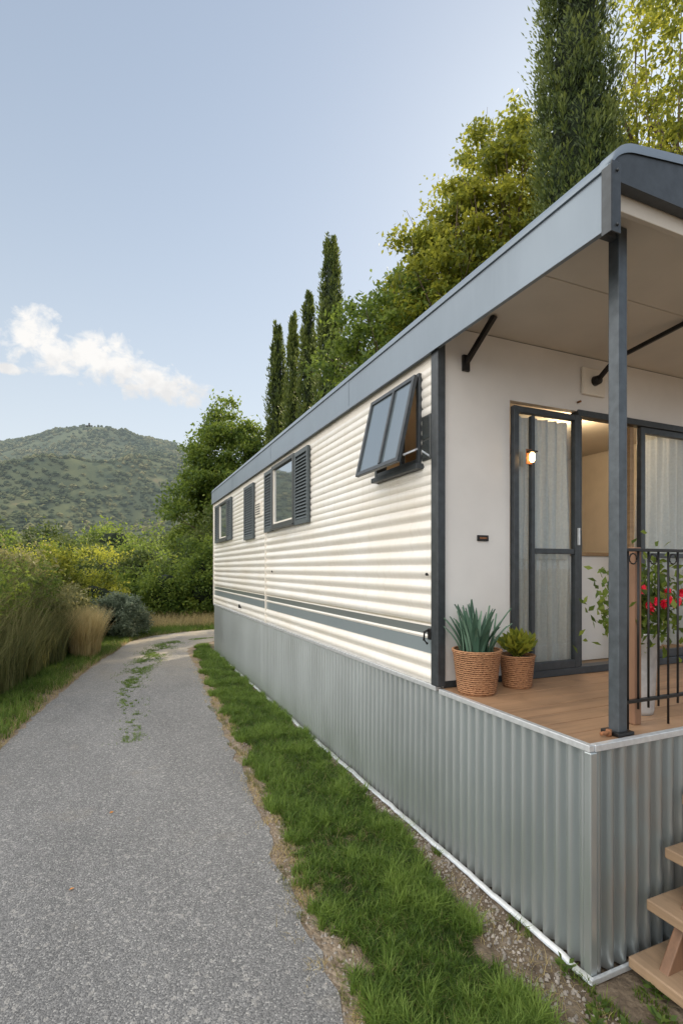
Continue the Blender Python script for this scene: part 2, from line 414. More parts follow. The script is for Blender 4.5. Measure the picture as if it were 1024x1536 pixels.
for cx,cy in ((1.66,1.42),(1.70,1.30),(1.60,1.36),(1.72,1.62),(1.74,1.22),(1.84,1.28),(1.95,1.38)):
    for i in range(26):
        a=random.uniform(0,6.28); r=random.uniform(.005,.05); P.append((cx+r*math.cos(a),cy+r*math.sin(a),random.uniform(.01,.045))); D.append((math.cos(a),math.sin(a),random.uniform(.1,.8)))
leaves('broadleaf_weed',np.array(P),np.array(D),.035,.018,M['leaf'],rng.random(len(P))*.7)
N=130000
y=3.0+12*rng.random(N)**1.2; w=rng.random(N)**.8; x=rl(y)-.03-2.6*w
n1=vnoise(x,y,1.8,5); n2=vnoise(x,y,7,6); k=(n1*.5+n2*.5+w*1.2>-.08)
x,y,n1,n2,w=x[k],y[k],n1[k],n2[k],w[k]
blades('verge_grass',np.stack([x,y,0*x],1),(.05+.09*rng.random(len(x)))*(1+w),np.full(len(x),.010),.6,M['grass'],np.clip(.62+.5*n1+.4*n2+rng.normal(0,.25,len(x)),0,1),seg=2)
N=4500; y=3.5+11*rng.random(N); x=rl(y)-.02-.6*rng.random(N)**1.5
blades('verge_dry_grass',np.stack([x,y,0*x],1),.05+.08*rng.random(N),np.full(N,.006),.8,M['drygrass'],rng.random(N)*.6,seg=2)
N=60000
x=rng.uniform(-9,9,N); y=14.8+11*rng.random(N); k=(y>np.interp(x,[-9,0,.3,1.1,2.6,9],[13,13.2,13.4,14.4,15,15.4]))
x,y=x[k],y[k]; n1=vnoise(x,y,.7,2)
blades('field_grass',np.stack([x,y,0*x],1),.15+.3*rng.random(len(x)),np.full(len(x),.02),.6,M['drygrass'],np.clip(.4+.6*n1+rng.normal(0,.2,len(x)),0,1),seg=2)
N=3600; y=1.0+4.5*rng.random(N)**1.4
x=np.where(rng.random(N)<.65,np.interp(y,[0,1.5,2.5,4,6],[1.36,1.5,1.66,1.74,1.75])+rng.uniform(-.06,.28,N)*np.interp(y,[1,2.5,5],[1.,.35,.1]),rr(y)+rng.uniform(-.05,.16,N))
k=~((x>1.76)&(y>1.5)); x,y=x[k],y[k]; N=len(x)
oc=np.array([(1,0,0),(0,1,0),(-1,0,0),(0,-1,0),(0,0,1),(0,0,-1)],float); of=[(0,1,4),(1,2,4),(2,3,4),(3,0,4),(1,0,5),(2,1,5),(3,2,5),(0,3,5)]
R=(.003+.010*rng.random(N)**2.5)[:,None,None]
VV=np.stack([x,y,0*x+.003],1)[:,None,:]+oc[None]*R*rng.uniform(.6,1.3,(N,6,1))
T=VV[:,np.array(of),:].reshape(-1,3,3)
quads('pebbles',T,M['pebble'],np.zeros(len(T)),k=3)
P=np.array([(-.23,3.05,.014),(-.05,3.9,.014)])
leaves('fallen_leaf',P,np.array([(1,.3,.1)]*2,float),.03,.022,simple('fallen_leaf_orange',(.5,.2,.03),.7,0,20,.3,0),np.ones(2))

# ---------------- HOUSE ----------------
H=empty('mobile_home',(1.785,2.65,0))
X0=1.785;YF=2.65;YE=10.7;XB=5.0;ZD=.97;YD=1.547
def prof(z):
    if 1.165<z<1.35:
        return -.002-.008*math.exp(-((z-1.275)/.008)**2)
    if z>2.10:
        u=((z-2.10)/.062)%1; return -.015*(abs(math.sin(math.pi*u))**.45)
    u=((z-.98)/.093)%1
    return -.021*(.5-.5*math.cos(2*math.pi*u))**.7
def siding_piece(name,y0,y1,z0,z1,dz=.005):
    n=max(2,int((z1-z0)/dz)); V=[];F=[]
    for i in range(n+1):
        z=z0+(z1-z0)*i/n; xx=X0+prof(z)
        V+= [(xx,y0,z),(xx,y1,z)]
    for i in range(n): F.append((2*i,2*i+2,2*i+3,2*i+1))
    ob=mesh_obj(name,V,F,M['siding'],H,True); return ob
ZT=2.955
WY0,WY1,WZ0,WZ1=2.82,3.44,2.37,2.93
siding_piece('siding_front',YF+.0,WY0,.985,ZT)
siding_piece('siding_below_window',WY0,WY1,.985,WZ0)
siding_piece('siding_mid',WY1,6.64,.985,ZT)
siding_piece('siding_rear',6.655,YE,.985,ZT)
box('siding_seam',X0-.022,X0+.004,6.637,6.658,.985,ZT,M['whitetrim'],H,.002)
box('siding_top_band',X0-.004,X0+.03,YF+.05,YE,ZT,3.06,M['whitetrim'],H,.002)
box('sill_strip',X0-.024,X0+.02,YF-.0,YE+.01,.955,.984,M['zinc'],H)
box('corner_trim',X0-.026,X0+.030,YF-.03,YF+.045,.985,3.19,M['charcoal'],H,.004)
box('end_wall',X0,XB,YE,YE+.05,.9,3.1,M['whitetrim'],H)
box('end_corner_trim',X0-.02,X0+.03,YE-.02,YE+.055,.985,3.05,M['whitetrim'],H)
box('back_wall',XB-.05,XB,YF+.05,YE,.0,3.1,M['whitetrim'],H)
box('floor',X0+.03,XB-.05,YF+.03,YE,.90,.965,M['cabinet'],H)
box('front_wall_left',X0+.031,2.335,YF,YF+.05,ZD,3.19,M['white'],H,.001)
box('front_wall_top',2.335,XB-.052,YF+.001,YF+.05,2.80,3.19,M['white'],H,.001)
box('front_wall_right',4.75,XB-.052,YF+.001,YF+.05,ZD,2.80,M['white'],H,.001)
box('wall_base_trim',X0+.036,2.335,YF-.006,YF-.0005,ZD,1.01,M['charcoal'],H,.001)
box('interior_back',1.9,4.9,5.2,5.25,.97,3.1,M['beige'],H,0)
box('interior_side',X0+.05,X0+.07,YF+.06,WY0-.03,.97,3.0,M['beige'],H,0)
box('interior_side_rear',X0+.05,X0+.07,WY1+.02,5.2,.97,3.0,M['beige'],H,0)
box('interior_ceiling',1.85,4.93,YF+.06,5.2,3.0,3.03,M['ceil'],H,0)
box('counter',2.78,3.72,3.0,3.5,.97,1.80,M['counter'],H)
box('counter_top',2.76,3.74,2.98,3.52,1.802,1.83,M['cabinet'],H)
box('upper_cabinet',3.2,4.6,4.5,5.18,2.45,2.98,M['cabinet'],H)
box('lower_cabinet',3.2,4.6,4.4,5.18,.97,1.75,M['cabinet'],H)
box('cabinet_shelf',3.2,4.6,4.45,5.18,2.2,2.23,M['dark'],H)
box('coffee_machine',3.16,3.32,3.10,3.30,1.832,2.02,M['black'],H,.01)
tube('coffee_machine_top',[(3.24,3.20,2.02),(3.24,3.20,2.05)],[.05,.04],M['black'],H,16)
box('hanging_cabinet',2.95,3.9,3.70,4.0,2.30,2.52,M['beige'],H,.005)
box('hanging_cabinet_rail',2.94,3.91,3.69,3.699,2.52,2.56,M['black'],H,.001)
box('hanging_cabinet_base',2.94,3.91,3.69,4.0,2.275,2.299,M['cabinet'],H,.001)
def pane(name,x0,x1,y,z0,z1,mat): return mesh_obj(name,[(x0,y,z0),(x1,y,z0),(x1,y,z1),(x0,y,z1)],[(0,1,2,3)],mat,H)
def frame(name,x0,x1,z0,z1,yy,w,mat,d=.035,mid=None):
    box(name+'_stile_l',x0,x0+w,yy,yy+d,z0,z1,mat,H); box(name+'_stile_r',x1-w,x1,yy,yy+d,z0,z1,mat,H)
    box(name+'_rail_t',x0+w+.0005,x1-w-.0005,yy+.002,yy+d-.002,z1-w,z1,mat,H); box(name+'_rail_b',x0+w+.0005,x1-w-.0005,yy+.002,yy+d-.002,z0,z0+w*1.3,mat,H)
    if mid: box(name+'_rail_m',x0+w+.0005,x1-w-.0005,yy+.002,yy+d-.002,mid-.018,mid+.018,mat,H)
box('door_threshold',2.34,4.75,YF-.03,YF+.06,.972,1.02,M['charcoal'],H)
box('door_head',2.93,4.75,YF-.012,YF+.055,2.765,2.81,M['charcoal'],H)
frame('door_leaf',2.342,2.915,1.022,2.76,YF-.035,.04,M['charcoal'],.04)
box('door_inner_stile',2.492,2.52,YF-.03,YF+.0,1.09,2.71,M['charcoal'],H)
box('door_mid_rail',2.521,2.869,YF-.032,YF+.002,1.80,1.835,M['charcoal'],H)
box('door_handle',2.888,2.900,YF-.055,YF-.036,1.86,1.98,M['zinc'],H,.003)
pane('door_glass',2.383,2.874,YF-.010,1.08,2.72,M['glass_clear'])
frame('sliding_leaf',3.58,4.75,1.022,2.763,YF+.0,.045,M['charcoal'],.04,1.8)
pane('sliding_glass',3.62,4.71,YF+.02,1.08,2.715,M['glass_clear'])
box('opening_jamb',2.935,2.965,YF-.01,YF+.05,1.022,2.763,M['charcoal'],H)
box('second_jamb',3.50,3.54,YF+.03,YF+.07,1.022,2.763,M['cabinet'],H)
def curtain(name,x0,x1,z0,z1,yy,folds,amp):
    n=int((x1-x0)/.006); V=[];F=[]; m=14
    for j in range(m+1):
        z=z1+(z0-z1)*j/m
        for i in range(n+1):
            x=x0+(x1-x0)*i/n; s=(x-x0)/(x1-x0)
            a=amp*(.5+.5*j/m)*(math.sin(s*folds*6.283+1.4*math.sin(s*9+j*.12))+.35*math.sin(s*folds*14.1+1+j*.1))
            V.append((x+.004*math.sin(j*.7+i*.2),yy+a,z))
    for j in range(m):
        for i in range(n): F.append((j*(n+1)+i,j*(n+1)+i+1,(j+1)*(n+1)+i+1,(j+1)*(n+1)+i))
    return mesh_obj(name,V,F,M['curtain'],H,True)
curtain('curtain_door',2.39,2.90,1.06,2.72,YF+.05,5,.030)
curtain('curtain_slider',3.66,4.5,1.1,2.74,YF+.085,8,.034)
lx,lz=2.45,2.42
box('lamp_back',lx-.025,lx+.025,YF-.052,YF-.046,lz-.04,lz+.06,M['rust'],H)
tube('lamp_bulb',[(lx,YF-.078,lz-.03),(lx,YF-.078,lz-.015),(lx,YF-.078,lz+.02),(lx,YF-.078,lz+.03)],[.010,.018,.018,.010],M['bulb'],H,14)
box('lamp_cap',lx-.028,lx+.028,YF-.10,YF-.053,lz+.032,lz+.042,M['black'],H)
box('porch_ceiling',X0-.0,4.98,1.47,2.0,3.195,3.225,M['ceil'],H,.004)
box('porch_ceiling_rear',X0-.0,4.98,2.006,2.66,3.195,3.225,M['ceil'],H,.004)
beam('awning_strut',(1.98,2.64,2.98),(2.03,2.43,3.195),.03,.03,M['black'],H)
box('strut_plate',1.955,2.005,2.63,2.649,2.93,3.03,M['black'],H)
box('wall_box',2.96,3.18,2.625,2.649,2.92,3.11,M['whitetrim'],H,.01)
tube('arm_knob',[(3.07,2.625,3.02),(3.07,2.585,3.02)],[.035,.03],M['black'],H,16)
beam('awning_arm_short',(3.07,2.60,3.02),(3.06,2.44,3.12),.022,.03,M['black'],H)
beam('awning_arm',(3.06,2.45,3.11),(3.12,1.95,3.185),.022,.025,M['black'],H)
box('wall_plaque',2.07,2.155,2.638,2.649,1.875,1.912,M['black'],H)
box('wall_plaque_inlay',2.085,2.14,2.635,2.6375,1.888,1.899,M['rust'],H,0)
tube('wall_hook',[(2.93,2.645,2.86),(2.93,2.62,2.86)],.008,M['rust'],H)
# roof
XL=1.745;YR=1.42
CR=.13
def arch(x):
    s=(x-XL)/(5.05-XL); base=3.355+.17*math.sin(math.pi*min(max(s,0),1))
    if x<XL+CR: base-= .085*(1-math.sqrt(max(0,1-((XL+CR-x)/CR)**2)))
    return base
xsr=[XL+CR*(1-math.cos(a*math.pi/20)) for a in range(11)]+[XL+CR+(5.05-XL-CR)*i/18 for i in range(1,19)]
V=[];F=[]
for yy in (YR,YE+.12):
    for xx in xsr: V.append((xx,yy,arch(xx)))
n=len(xsr)
for i in range(n-1): F.append((i,i+1,n+i+1,n+i))
mesh_obj('roof_sheet',V,F,M['fascia'],H,True)
V=[];F=[]
for yy in (YR,YR+.045):
    for xx in xsr: V.append((xx,yy,arch(xx)-.001)); V.append((xx,yy,3.215))
for i in range(n-1):
    a=2*i; F.append((a,a+1,a+3,a+2)); b2=2*n+2*i; F.append((b2,b2+2,b2+3,b2+1)); F.append((a+1,b2+1,b2+3,a+3))
mesh_obj('roof_front_fascia',V,F,M['charcoal'],H)
V=[];F=[]
for i,xx in enumerate(xsr):
    for dy,dz in ((-.006,-.028),(-.008,.006),(.06,.006)): V.append((xx,YR+dy,arch(xx)+dz))
for i in range(n-1):
    for k in range(2): F.append((3*i+k,3*i+k+1,3*i+3+k+1,3*i+3+k))
mesh_obj('roof_front_lip',V,F,M['fascia'],H,True)
box('roof_front_inner_beam',XL+.1,4.95,YR+.05,YR+.075,3.15,3.20,M['ceil'],H)
box('roof_side_fascia',XL,XL+.03,YR+.002,YE+.12,3.03,3.269,M['fascia'],H,.004)
box('fascia_drip',XL-.008,XL-.0005,YR+.002,YE+.12,3.02,3.042,M['fascia'],H,.002)
box('fascia_top_lip',XL-.010,XL-.0005,YR+.002,YE+.12,3.258,3.270,M['fascia'],H,.002)
box('fascia_soffit',XL+.03,X0+.03,2.66,YE+.1,3.035,3.055,M['fascia'],H,.002)
box('roof_infill',XL+.03,5.0,2.70,YE+.1,3.07,3.19,M['dark'],H,0)
box('roof_back_fascia',5.02,5.05,YR,YE+.12,3.03,3.33,M['fascia'],H)
box('corner_bracket',XL-.010,XL+.04,YR-.014,YR-.0085,3.0,3.275,M['charcoal'],H,.002)
box('corner_bracket_side',XL-.014,XL-.0105,YR-.014,YR+.03,3.0,3.26,M['charcoal'],H,.001)
for z in (3.03,3.24): tube('bracket_bolt',[(XL+.018,YR-.014,z),(XL+.018,YR-.021,z)],[.007,.005],M['charcoal'],H,10)
for yy in (3.9,6.3,8.7): box('fascia_joint',XL-.003,XL-.0005,yy,yy+.05,3.043,3.255,M['fascia'],H,.001)
box('porch_post',1.992,2.046,1.580,1.634,ZD,3.195,M['postmat'],H,.005)
box('post_foot',1.97,2.068,1.562,1.655,ZD+.002,ZD+.018,M['black'],H)
tube('post_bolt',[(1.955,1.60,ZD+.0),(1.955,1.60,ZD+.03)],.012,M['rust'],H,10)
tube('post_latch',[(1.91,1.60,ZD+.016),(1.965,1.60,ZD+.016)],.009,M['rust'],H,10)
box('post_to_fascia_bracket',XL+.03,1.991,1.590,1.622,3.14,3.19,M['charcoal'],H)
nb=8; bw=(YF-YD-.02)/nb
for i in range(nb):
    y0=YD+.012+i*bw
    box('deck_board_%d'%(i+1),X0+.01,XB,y0+.002,y0+bw-.002,ZD-.03,ZD+random.uniform(-.0015,.0),M['deck'],H,.003)
box('deck_edge_trim_side',X0-.020,X0+.009,YD-.012,YF-.03,.945,.974,M['zinc'],H)
box('deck_edge_trim_front',X0+.0095,XB,YD-.018,YD+.011,.945,.974,M['zinc'],H)
def corr(name,p0,p1,nrm,z0,z1,pitch,amp,mat):
    p0=Vector(p0);p1=Vector(p1);L=(p1-p0).length;n=int(L/pitch*14); V=[];F=[]; nn=Vector(nrm)
    for i in range(n+1):
        s=L*i/n; u=(s/pitch)%1
        a=amp*math.copysign(abs(math.sin(2*math.pi*u))**.6,math.sin(2*math.pi*u))
        p=p0.lerp(p1,i/n)+nn*a
        V+=[(p.x,p.y,z0),(p.x,p.y,z1)]
    for i in range(n): F.append((2*i,2*i+2,2*i+3,2*i+1))
    return mesh_obj(name,V,F,mat,H,True)
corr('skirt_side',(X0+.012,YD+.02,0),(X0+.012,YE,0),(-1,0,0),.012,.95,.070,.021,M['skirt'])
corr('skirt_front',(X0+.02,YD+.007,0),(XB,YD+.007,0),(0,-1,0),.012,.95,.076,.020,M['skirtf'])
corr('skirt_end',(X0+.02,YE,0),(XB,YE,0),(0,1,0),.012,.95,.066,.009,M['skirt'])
box('skirt_corner',X0-.016,X0+.022,YD-.016,YD+.022,.01,.944,M['skirt'],H,.006)
V=[];F=[];n=240
for i in range(n+1):
    yy=YD-.03+(YE-YD+.05)*i/n; wv=.006*noise.noise(Vector((yy*3,0,0)))+.005*noise.noise(Vector((yy*11,4,0)))
    for dx,dz in ((-.014,.034),(-.019,.016),(-.027,.010),(-.034,.013)): V.append((X0+dx+wv,yy,dz+wv*.8))
for i in range(n):
    for k in range(3): F.append((4*i+k,4*i+k+1,4*i+4+k+1,4*i+4+k))
mesh_obj('skirt_flashing',V,F,M['zinc'],H,True)
box('skirt_flashing_front',X0-.03,XB,YD-.035,YD-.018,.006,.03,M['zinc'],H)

def shutter(tag,y0,y1,z0,z1):
    x=X0-.050
    box(tag+'_stile_a',x,x+.03,y0,y0+.04,z0,z1,M['shutter'],H); box(tag+'_stile_b',x,x+.03,y1-.04,y1,z0,z1,M['shutter'],H)
    box(tag+'_rail_a',x+.001,x+.029,y0+.0405,y1-.0405,z0,z0+.05,M['shutter'],H); box(tag+'_rail_b',x+.001,x+.029,y0+.0405,y1-.0405,z1-.05,z1,M['shutter'],H)
    box(tag+'_back',x+.022,x+.027,y0+.041,y1-.041,z0+.051,z1-.051,M['charcoal'],H,0)
    k=int((z1-z0-.1)/.035)
    V=[];F=[]
    for i in range(k):
        z=z0+.055+i*.035; b0=len(V)
        V+=[(x+.002,y0+.041,z),(x+.002,y1-.041,z),(x+.02,y1-.041,z+.026),(x+.02,y0+.041,z+.026),(x+.002,y0+.041,z+.005),(x+.002,y1-.041,z+.005),(x+.02,y1-.041,z+.031),(x+.02,y0+.041,z+.031)]
        F+=[(b0,b0+1,b0+2,b0+3),(b0+4,b0+7,b0+6,b0+5),(b0,b0+4,b0+5,b0+1)]
    mesh_obj(tag+'_louvres',V,F,M['shutter'],H)
def window(tag,y0,y1,z0,z1,mull=True,w=.045):
    x=X0-.055
    m=M['winframe']
    box(tag+'_frame_a',x,X0+.02,y0,y0+w,z0,z1,m,H); box(tag+'_frame_b',x,X0+.02,y1-w,y1,z0,z1,m,H)
    box(tag+'_frame_c',x+.001,X0+.02,y0+w+.0005,y1-w-.0005,z0,z0+w,m,H); box(tag+'_frame_d',x+.001,X0+.02,y0+w+.0005,y1-w-.0005,z1-w,z1,m,H)
    if mull:
        box(tag+'_inner_rail',x+.01,X0-.028,y0+w,y1-w,z0+w,z0+w+.02,M['whitetrim'],H,.001); box(tag+'_inner_stile',x+.01,X0-.028,y1-w-.02,y1-w,z0+w+.021,z1-w,M['whitetrim'],H,.001)
    box(tag+'_glass',X0-.028,X0-.023,y0+w-.002,y1-w+.002,z0+w-.002,z1-w+.002,M['glass'],H,0)
    box(tag+'_sill',x-.02,X0,y0-.01,y1+.01,z0-.022,z0-.001,m,H)
window('window_mid',5.35,6.22,2.20,2.96); shutter('shutter_mid_a',4.90,5.335,2.17,2.95); shutter('shutter_mid_b',6.235,6.60,2.17,2.95)
shutter('shutter_narrow',7.22,7.80,2.13,2.93); box('narrow_window_trim',X0-.03,X0,7.81,7.86,2.15,2.93,M['winframe'],H)
box('narrow_vent',X0-.03,X0,6.85,7.15,2.42,2.62,M['whitetrim'],H)
for i in range(5): box('narrow_vent_slot_%d'%i,X0-.034,X0-.0305,6.88,7.12,2.45+i*.033,2.462+i*.033,M['black'],H,0)
window('window_rear',9.15,9.95,2.22,2.93); shutter('shutter_rear_a',8.8,9.14,2.2,2.93); shutter('shutter_rear_b',9.96,10.4,2.2,2.93)
m=M['charcoal'];w=.035;x=X0-.035
box('awning_frame_a',x,X0+.05,WY0,WY0+w,WZ0,WZ1+.02,m,H);box('awning_frame_b',x,X0+.05,WY1-w,WY1,WZ0,WZ1+.02,m,H)
box('awning_frame_c',x+.001,X0+.05,WY0+w+.0005,WY1-w-.0005,WZ0,WZ0+w,m,H);box('awning_frame_d',x+.001,X0+.05,WY0+w+.0005,WY1-w-.0005,WZ1-w+.02,WZ1+.02,m,H)
box('awning_inner_mullion',X0,X0+.03,3.10,3.13,WZ0+w,WZ1-w+.02,m,H)
box('awning_sill',x-.03,X0,WY0-.02,WY1+.0,WZ0-.035,WZ0-.001,m,H)
S=empty('awning_sash',(x-.004,0,WZ1+.0)); S.parent=H; S.matrix_parent_inverse=Matrix.Translation(-H.location)
def sb(name,x0,x1,y0,y1,z0,z1,mat):
    o=box(name,x0,x1,y0,y1,z0,z1,mat,None,.003); o.parent=S
hgt=.575; y0,y1=WY0-.0,WY1-.0
sb('sash_a',-.028,0,y0,y0+.03,-hgt,0,m); sb('sash_b',-.028,0,y1-.03,y1,-hgt,0,m)
sb('sash_c',-.027,-.001,y0+.0305,y1-.0305,-hgt,-hgt+.03,m); sb('sash_d',-.027,-.001,y0+.0305,y1-.0305,-.03,0,m)
yc=y0+(y1-y0)*.42
sb('sash_mullion',-.031,-.002,yc-.012,yc+.012,-hgt+.0305,-.0305,m)
sb('sash_glass',-.016,-.012,y0+.028,y1-.028,-hgt+.028,-.028,M['glass_sash'])
S.rotation_euler=(0,math.radians(13),0)
beam('sash_stay',(X0-.03,WY0+.018,WZ0+.10),(X0-.14,WY0+.018,WZ0+.05),.008,.012,M['zinc'],H)
box('quarter_light_frame',X0-.026,X0-.0,2.70,2.80,2.38,2.66,M['winframe'],H)
box('quarter_light_glass_low',X0-.030,X0-.0265,2.708,2.792,2.39,2.50,M['glass'],H,0)
box('quarter_light_glass',X0-.030,X0-.0265,2.708,2.792,2.515,2.65,M['glass'],H,0)
tube('siding_knob',[(X0,2.745,1.665),(X0-.03,2.745,1.665)],[.011,.009],M['black'],H,12)
tube('siding_knob_rear',[(X0,6.3,1.665),(X0-.03,6.3,1.665)],[.014,.012],M['black'],H,12)
box('latch_plate',X0-.03,X0-.002,2.70,2.73,1.26,1.33,M['black'],H,.005)
tube('latch_handle',[(X0-.03,2.715,1.32),(X0-.06,2.715,1.31),(X0-.06,2.72,1.26),(X0-.035,2.72,1.235)],.008,M['black'],H,10)
tube('outlet_far',[(X0,8.2,1.10),(X0-.04,8.2,1.10)],[.03,.03],M['black'],H,12)

# ---------------- railing ----------------
RL=empty('metal_railing',(2.1,1.62,ZD))
for z in (1.785,1.10): beam('rail_%d'%(z*100),(2.06,1.62,z),(3.9,1.62,z),.022,.014,M['black'],RL)
for i in range(26):
    xx=2.10+i*.068
    tube('bar_%d'%i,[(xx,1.62,1.06 if i%4 else ZD),(xx,1.62,1.785)],.0055,M['black'],RL,6)
    if i%2==0:
        c=[(xx+.034+.024*math.cos(a),1.62,1.745+.024*math.sin(a)) for a in np.linspace(0,6.283,13)]
        tube('scroll_%d'%i,c,.0035,M['black'],RL,5)
ST=box('wooden_stake',2.20,2.245,1.66,1.70,ZD,1.80,M['stake'],None,.005)
FP=empty('flower_planter',(2.42,1.82,ZD))
lathe('bucket',[(0,0),(.075,0),(.08,.02),(.10,.40),(.108,.405),(.104,.41),(.095,.40)],(2.42,1.82,ZD),M['zinc'],FP)
N=900; P=np.stack([rng.normal(2.42,.12,N),rng.normal(1.80,.07,N),rng.normal(1.52,.11,N)],1)
leaves('petunia_leaves',P,rng.normal(size=(N,3))+[0,0,.6],.05,.026,M['leaf'],rng.random(N),FP)
for i in range(16):
    a=random.uniform(0,6.28);r=random.uniform(.05,.2);p0=(2.42,1.82,1.38);p1=(2.42+r*.6*math.cos(a),1.82+r*.5*math.sin(a),1.6);p2=(2.42+r*math.cos(a),1.82+r*.7*math.sin(a),random.uniform(1.6,1.78))
    tube('stem_%d'%i,[p0,p1,p2],[.003,.0025,.0015],M['leaf_dark'],FP,5)
PP=[];DD=[]
for c in [(2.30,1.67,1.53),(2.345,1.665,1.545),(2.39,1.66,1.53),(2.43,1.66,1.55),(2.47,1.66,1.53),(2.51,1.67,1.54),(2.36,1.70,1.50),(2.54,1.67,1.58),(2.29,1.69,1.60),(2.45,1.68,1.585)]:
    for k in range(9):
        a=k*.7; d=Vector((math.cos(a),-.35,math.sin(a))).normalized(); PP.append(Vector(c)+d*.012); DD.append(d)
leaves('petals',np.array(PP),np.array(DD),.030,.026,M['petal'],np.ones(len(PP)),FP)

# ---------------- pots ----------------
P1=empty('potted_agave',(1.93,2.47,ZD))
lathe('basket_pot',[(0,.001),(.105,.001),(.112,.015),(.138,.235),(.145,.245),(.145,.258),(.132,.258),(.128,.235),(.0,.225)],(1.93,2.47,ZD),M['basket'],P1)
lathe('soil',[(.129,.236),(0,.24)],(1.93,2.47,ZD),M['soil'],P1)
def agave(parent,c,n,h):
    V=[];F=[]
    for i in range(n):
        a=random.uniform(0,6.283); tilt=random.uniform(.05,.6); hh=h*random.uniform(.55,1.2); wd=random.uniform(.008,.020)
        d=Vector((math.cos(a),math.sin(a),0)); s=Vector((-math.sin(a),math.cos(a),0)); base=Vector(c)+d*random.uniform(.005,.09)
        b0=len(V); k=7
        for j in range(k+1):
            t=j/k; p=base+d*(tilt*hh*t**1.5)+Vector((0,0,hh*t*(1-.25*tilt*t)))
            w=wd*(.55+1.2*t-1.75*t*t)*1.3 if t<1 else .0008
            w=max(w,.0008)
            V+=[p-s*w+d*.004,p-d*.004,p+s*w+d*.004]
        for j in range(k):
            q=b0+3*j; F+=[(q,q+1,q+4,q+3),(q+1,q+2,q+5,q+4)]
    o=mesh_obj('agave_leaves',V,F,M['agave'],parent,True)
    at=o.data.attributes.new('tint','FLOAT','FACE'); at.data.foreach_set('value',[((i//14)*.37)%1 for i in range(len(F))])
agave(P1,(1.93,2.47,ZD+.23),60,.28)
P2=empty('potted_shrub',(2.26,2.50,ZD))
lathe('basket_pot',[(0,.001),(.082,.001),(.088,.012),(.103,.18),(.109,.19),(.109,.2),(.098,.2),(.095,.18),(0,.175)],(2.26,2.50,ZD),M['basket'],P2)
lathe('soil',[(.096,.182),(0,.185)],(2.26,2.50,ZD),M['soil'],P2)
N=420; a=rng.uniform(0,6.28,N); tl=rng.uniform(0,1,N); D=np.stack([np.cos(a)*tl,np.sin(a)*tl,.9-.3*tl],1)
P=np.array([2.26,2.50,ZD+.19])+unit(D)*rng.uniform(.02,.15,(N,1))
leaves('shrub_leaves',P,D+rng.normal(0,.3,(N,3)),.075,.026,M['leaf_y'],.25+rng.random(N)*.75,P2)

# ---------------- stairs ----------------
SP=empty('wooden_stairs',(2.1,1.2,0))
for i,(xx,zz) in enumerate(((1.945,.085),(2.055,.295),(2.17,.49),(2.285,.70),(2.40,.90))):
    box('tread_%d'%(i+1),xx,xx+.27,.55,1.50,zz-.045,zz,M['step'],SP,.006)
for yy in (.62,1.38):
    beam('stringer_%d'%(yy*100),(2.02,yy,.0),(2.56,yy,.86),.04,.14,M['stake'],SP)
    box('stair_leg_%d'%(yy*100),2.50,2.56,yy-.03,yy+.03,0,.85,M['stake'],SP)

# ---------------- TREES ----------------
def clump_leaves(name,crowns,nclump,nleaf,cr,ls,mat,parent,flat=.75,shell=.55):
    C=[];
    for (c,r,wt) in crowns:
        m=int(nclump*wt); d=unit(rng.normal(size=(m,3))); q=(shell+(1-shell)*rng.random(m)**.6)[:,None]
        q*= (1+.45*np.array([noise.noise(Vector(v*1.9)+Vector(c)) for v in d]))[:,None]
        C.append(np.array(c)+d*q*np.array(r))
    C=np.concatenate(C); M_=len(C)
    tc=rng.random(M_)
    cc=np.repeat(C,nleaf,0); R=np.repeat(cr*rng.uniform(.5,1.3,M_),nleaf)[:,None]
    g_=rng.normal(size=(len(cc),3))*.45; g_[:,2]*=flat
    P=cc+g_*R
    D=rng.normal(size=(len(cc),3)); D[:,2]-=.35
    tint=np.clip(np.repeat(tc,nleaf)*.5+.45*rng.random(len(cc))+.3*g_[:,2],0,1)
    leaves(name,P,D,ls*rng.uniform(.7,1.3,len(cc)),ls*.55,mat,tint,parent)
    return C
def broad(name,base,crowns,nclump,nleaf,cr,ls,mat,trunk_r=.14,limbs=26,shell=.55,flat=.6):
    E=empty(name,base)
    C=clump_leaves('foliage',crowns,nclump,nleaf,cr,ls,mat,E,flat,shell)
    b=Vector(base); cm=Vector(crowns[0][0]); top=b.lerp(cm,.85); top.x=b.x+(cm.x-b.x)*.5
    mid=b.lerp(top,.5)+Vector((.12,-.1,0))
    V=[];F=[]
    def add(pts,rad,s=7):
        v,f=tube(None,pts,rad,None,None,s); o=len(V); V.extend(v); F.extend([tuple(i+o for i in q) for q in f])
    add([b,mid,top],[trunk_r*1.25,trunk_r*.85,trunk_r*.4],10)
    idx=rng.choice(len(C),min(limbs,len(C)),replace=False)
    for i in idx:
        c=Vector(C[i]); t=random.uniform(.35,1.0); s=(b.lerp(mid,t*2) if t<.5 else mid.lerp(top,t*2-1))
        if s.z>c.z-.2: s.z=max(b.z+1,c.z-.8)
        s2=s.lerp(c,.5)+Vector((random.gauss(0,.15),random.gauss(0,.15),random.uniform(.05,.35)))
        add([s,s2,c],[trunk_r*.34,trunk_r*.2,trunk_r*.06],5)
        for q in range(3):
            d=Vector((random.gauss(0,.35),random.gauss(0,.35),random.gauss(.15,.3))); add([s2.lerp(c,.4+.2*q),s2.lerp(c,.6+.2*q)+d],[trunk_r*.09,trunk_r*.03],4)
    mesh_obj('trunk_and_limbs',V,F,M['bark'],E,True)
    return E
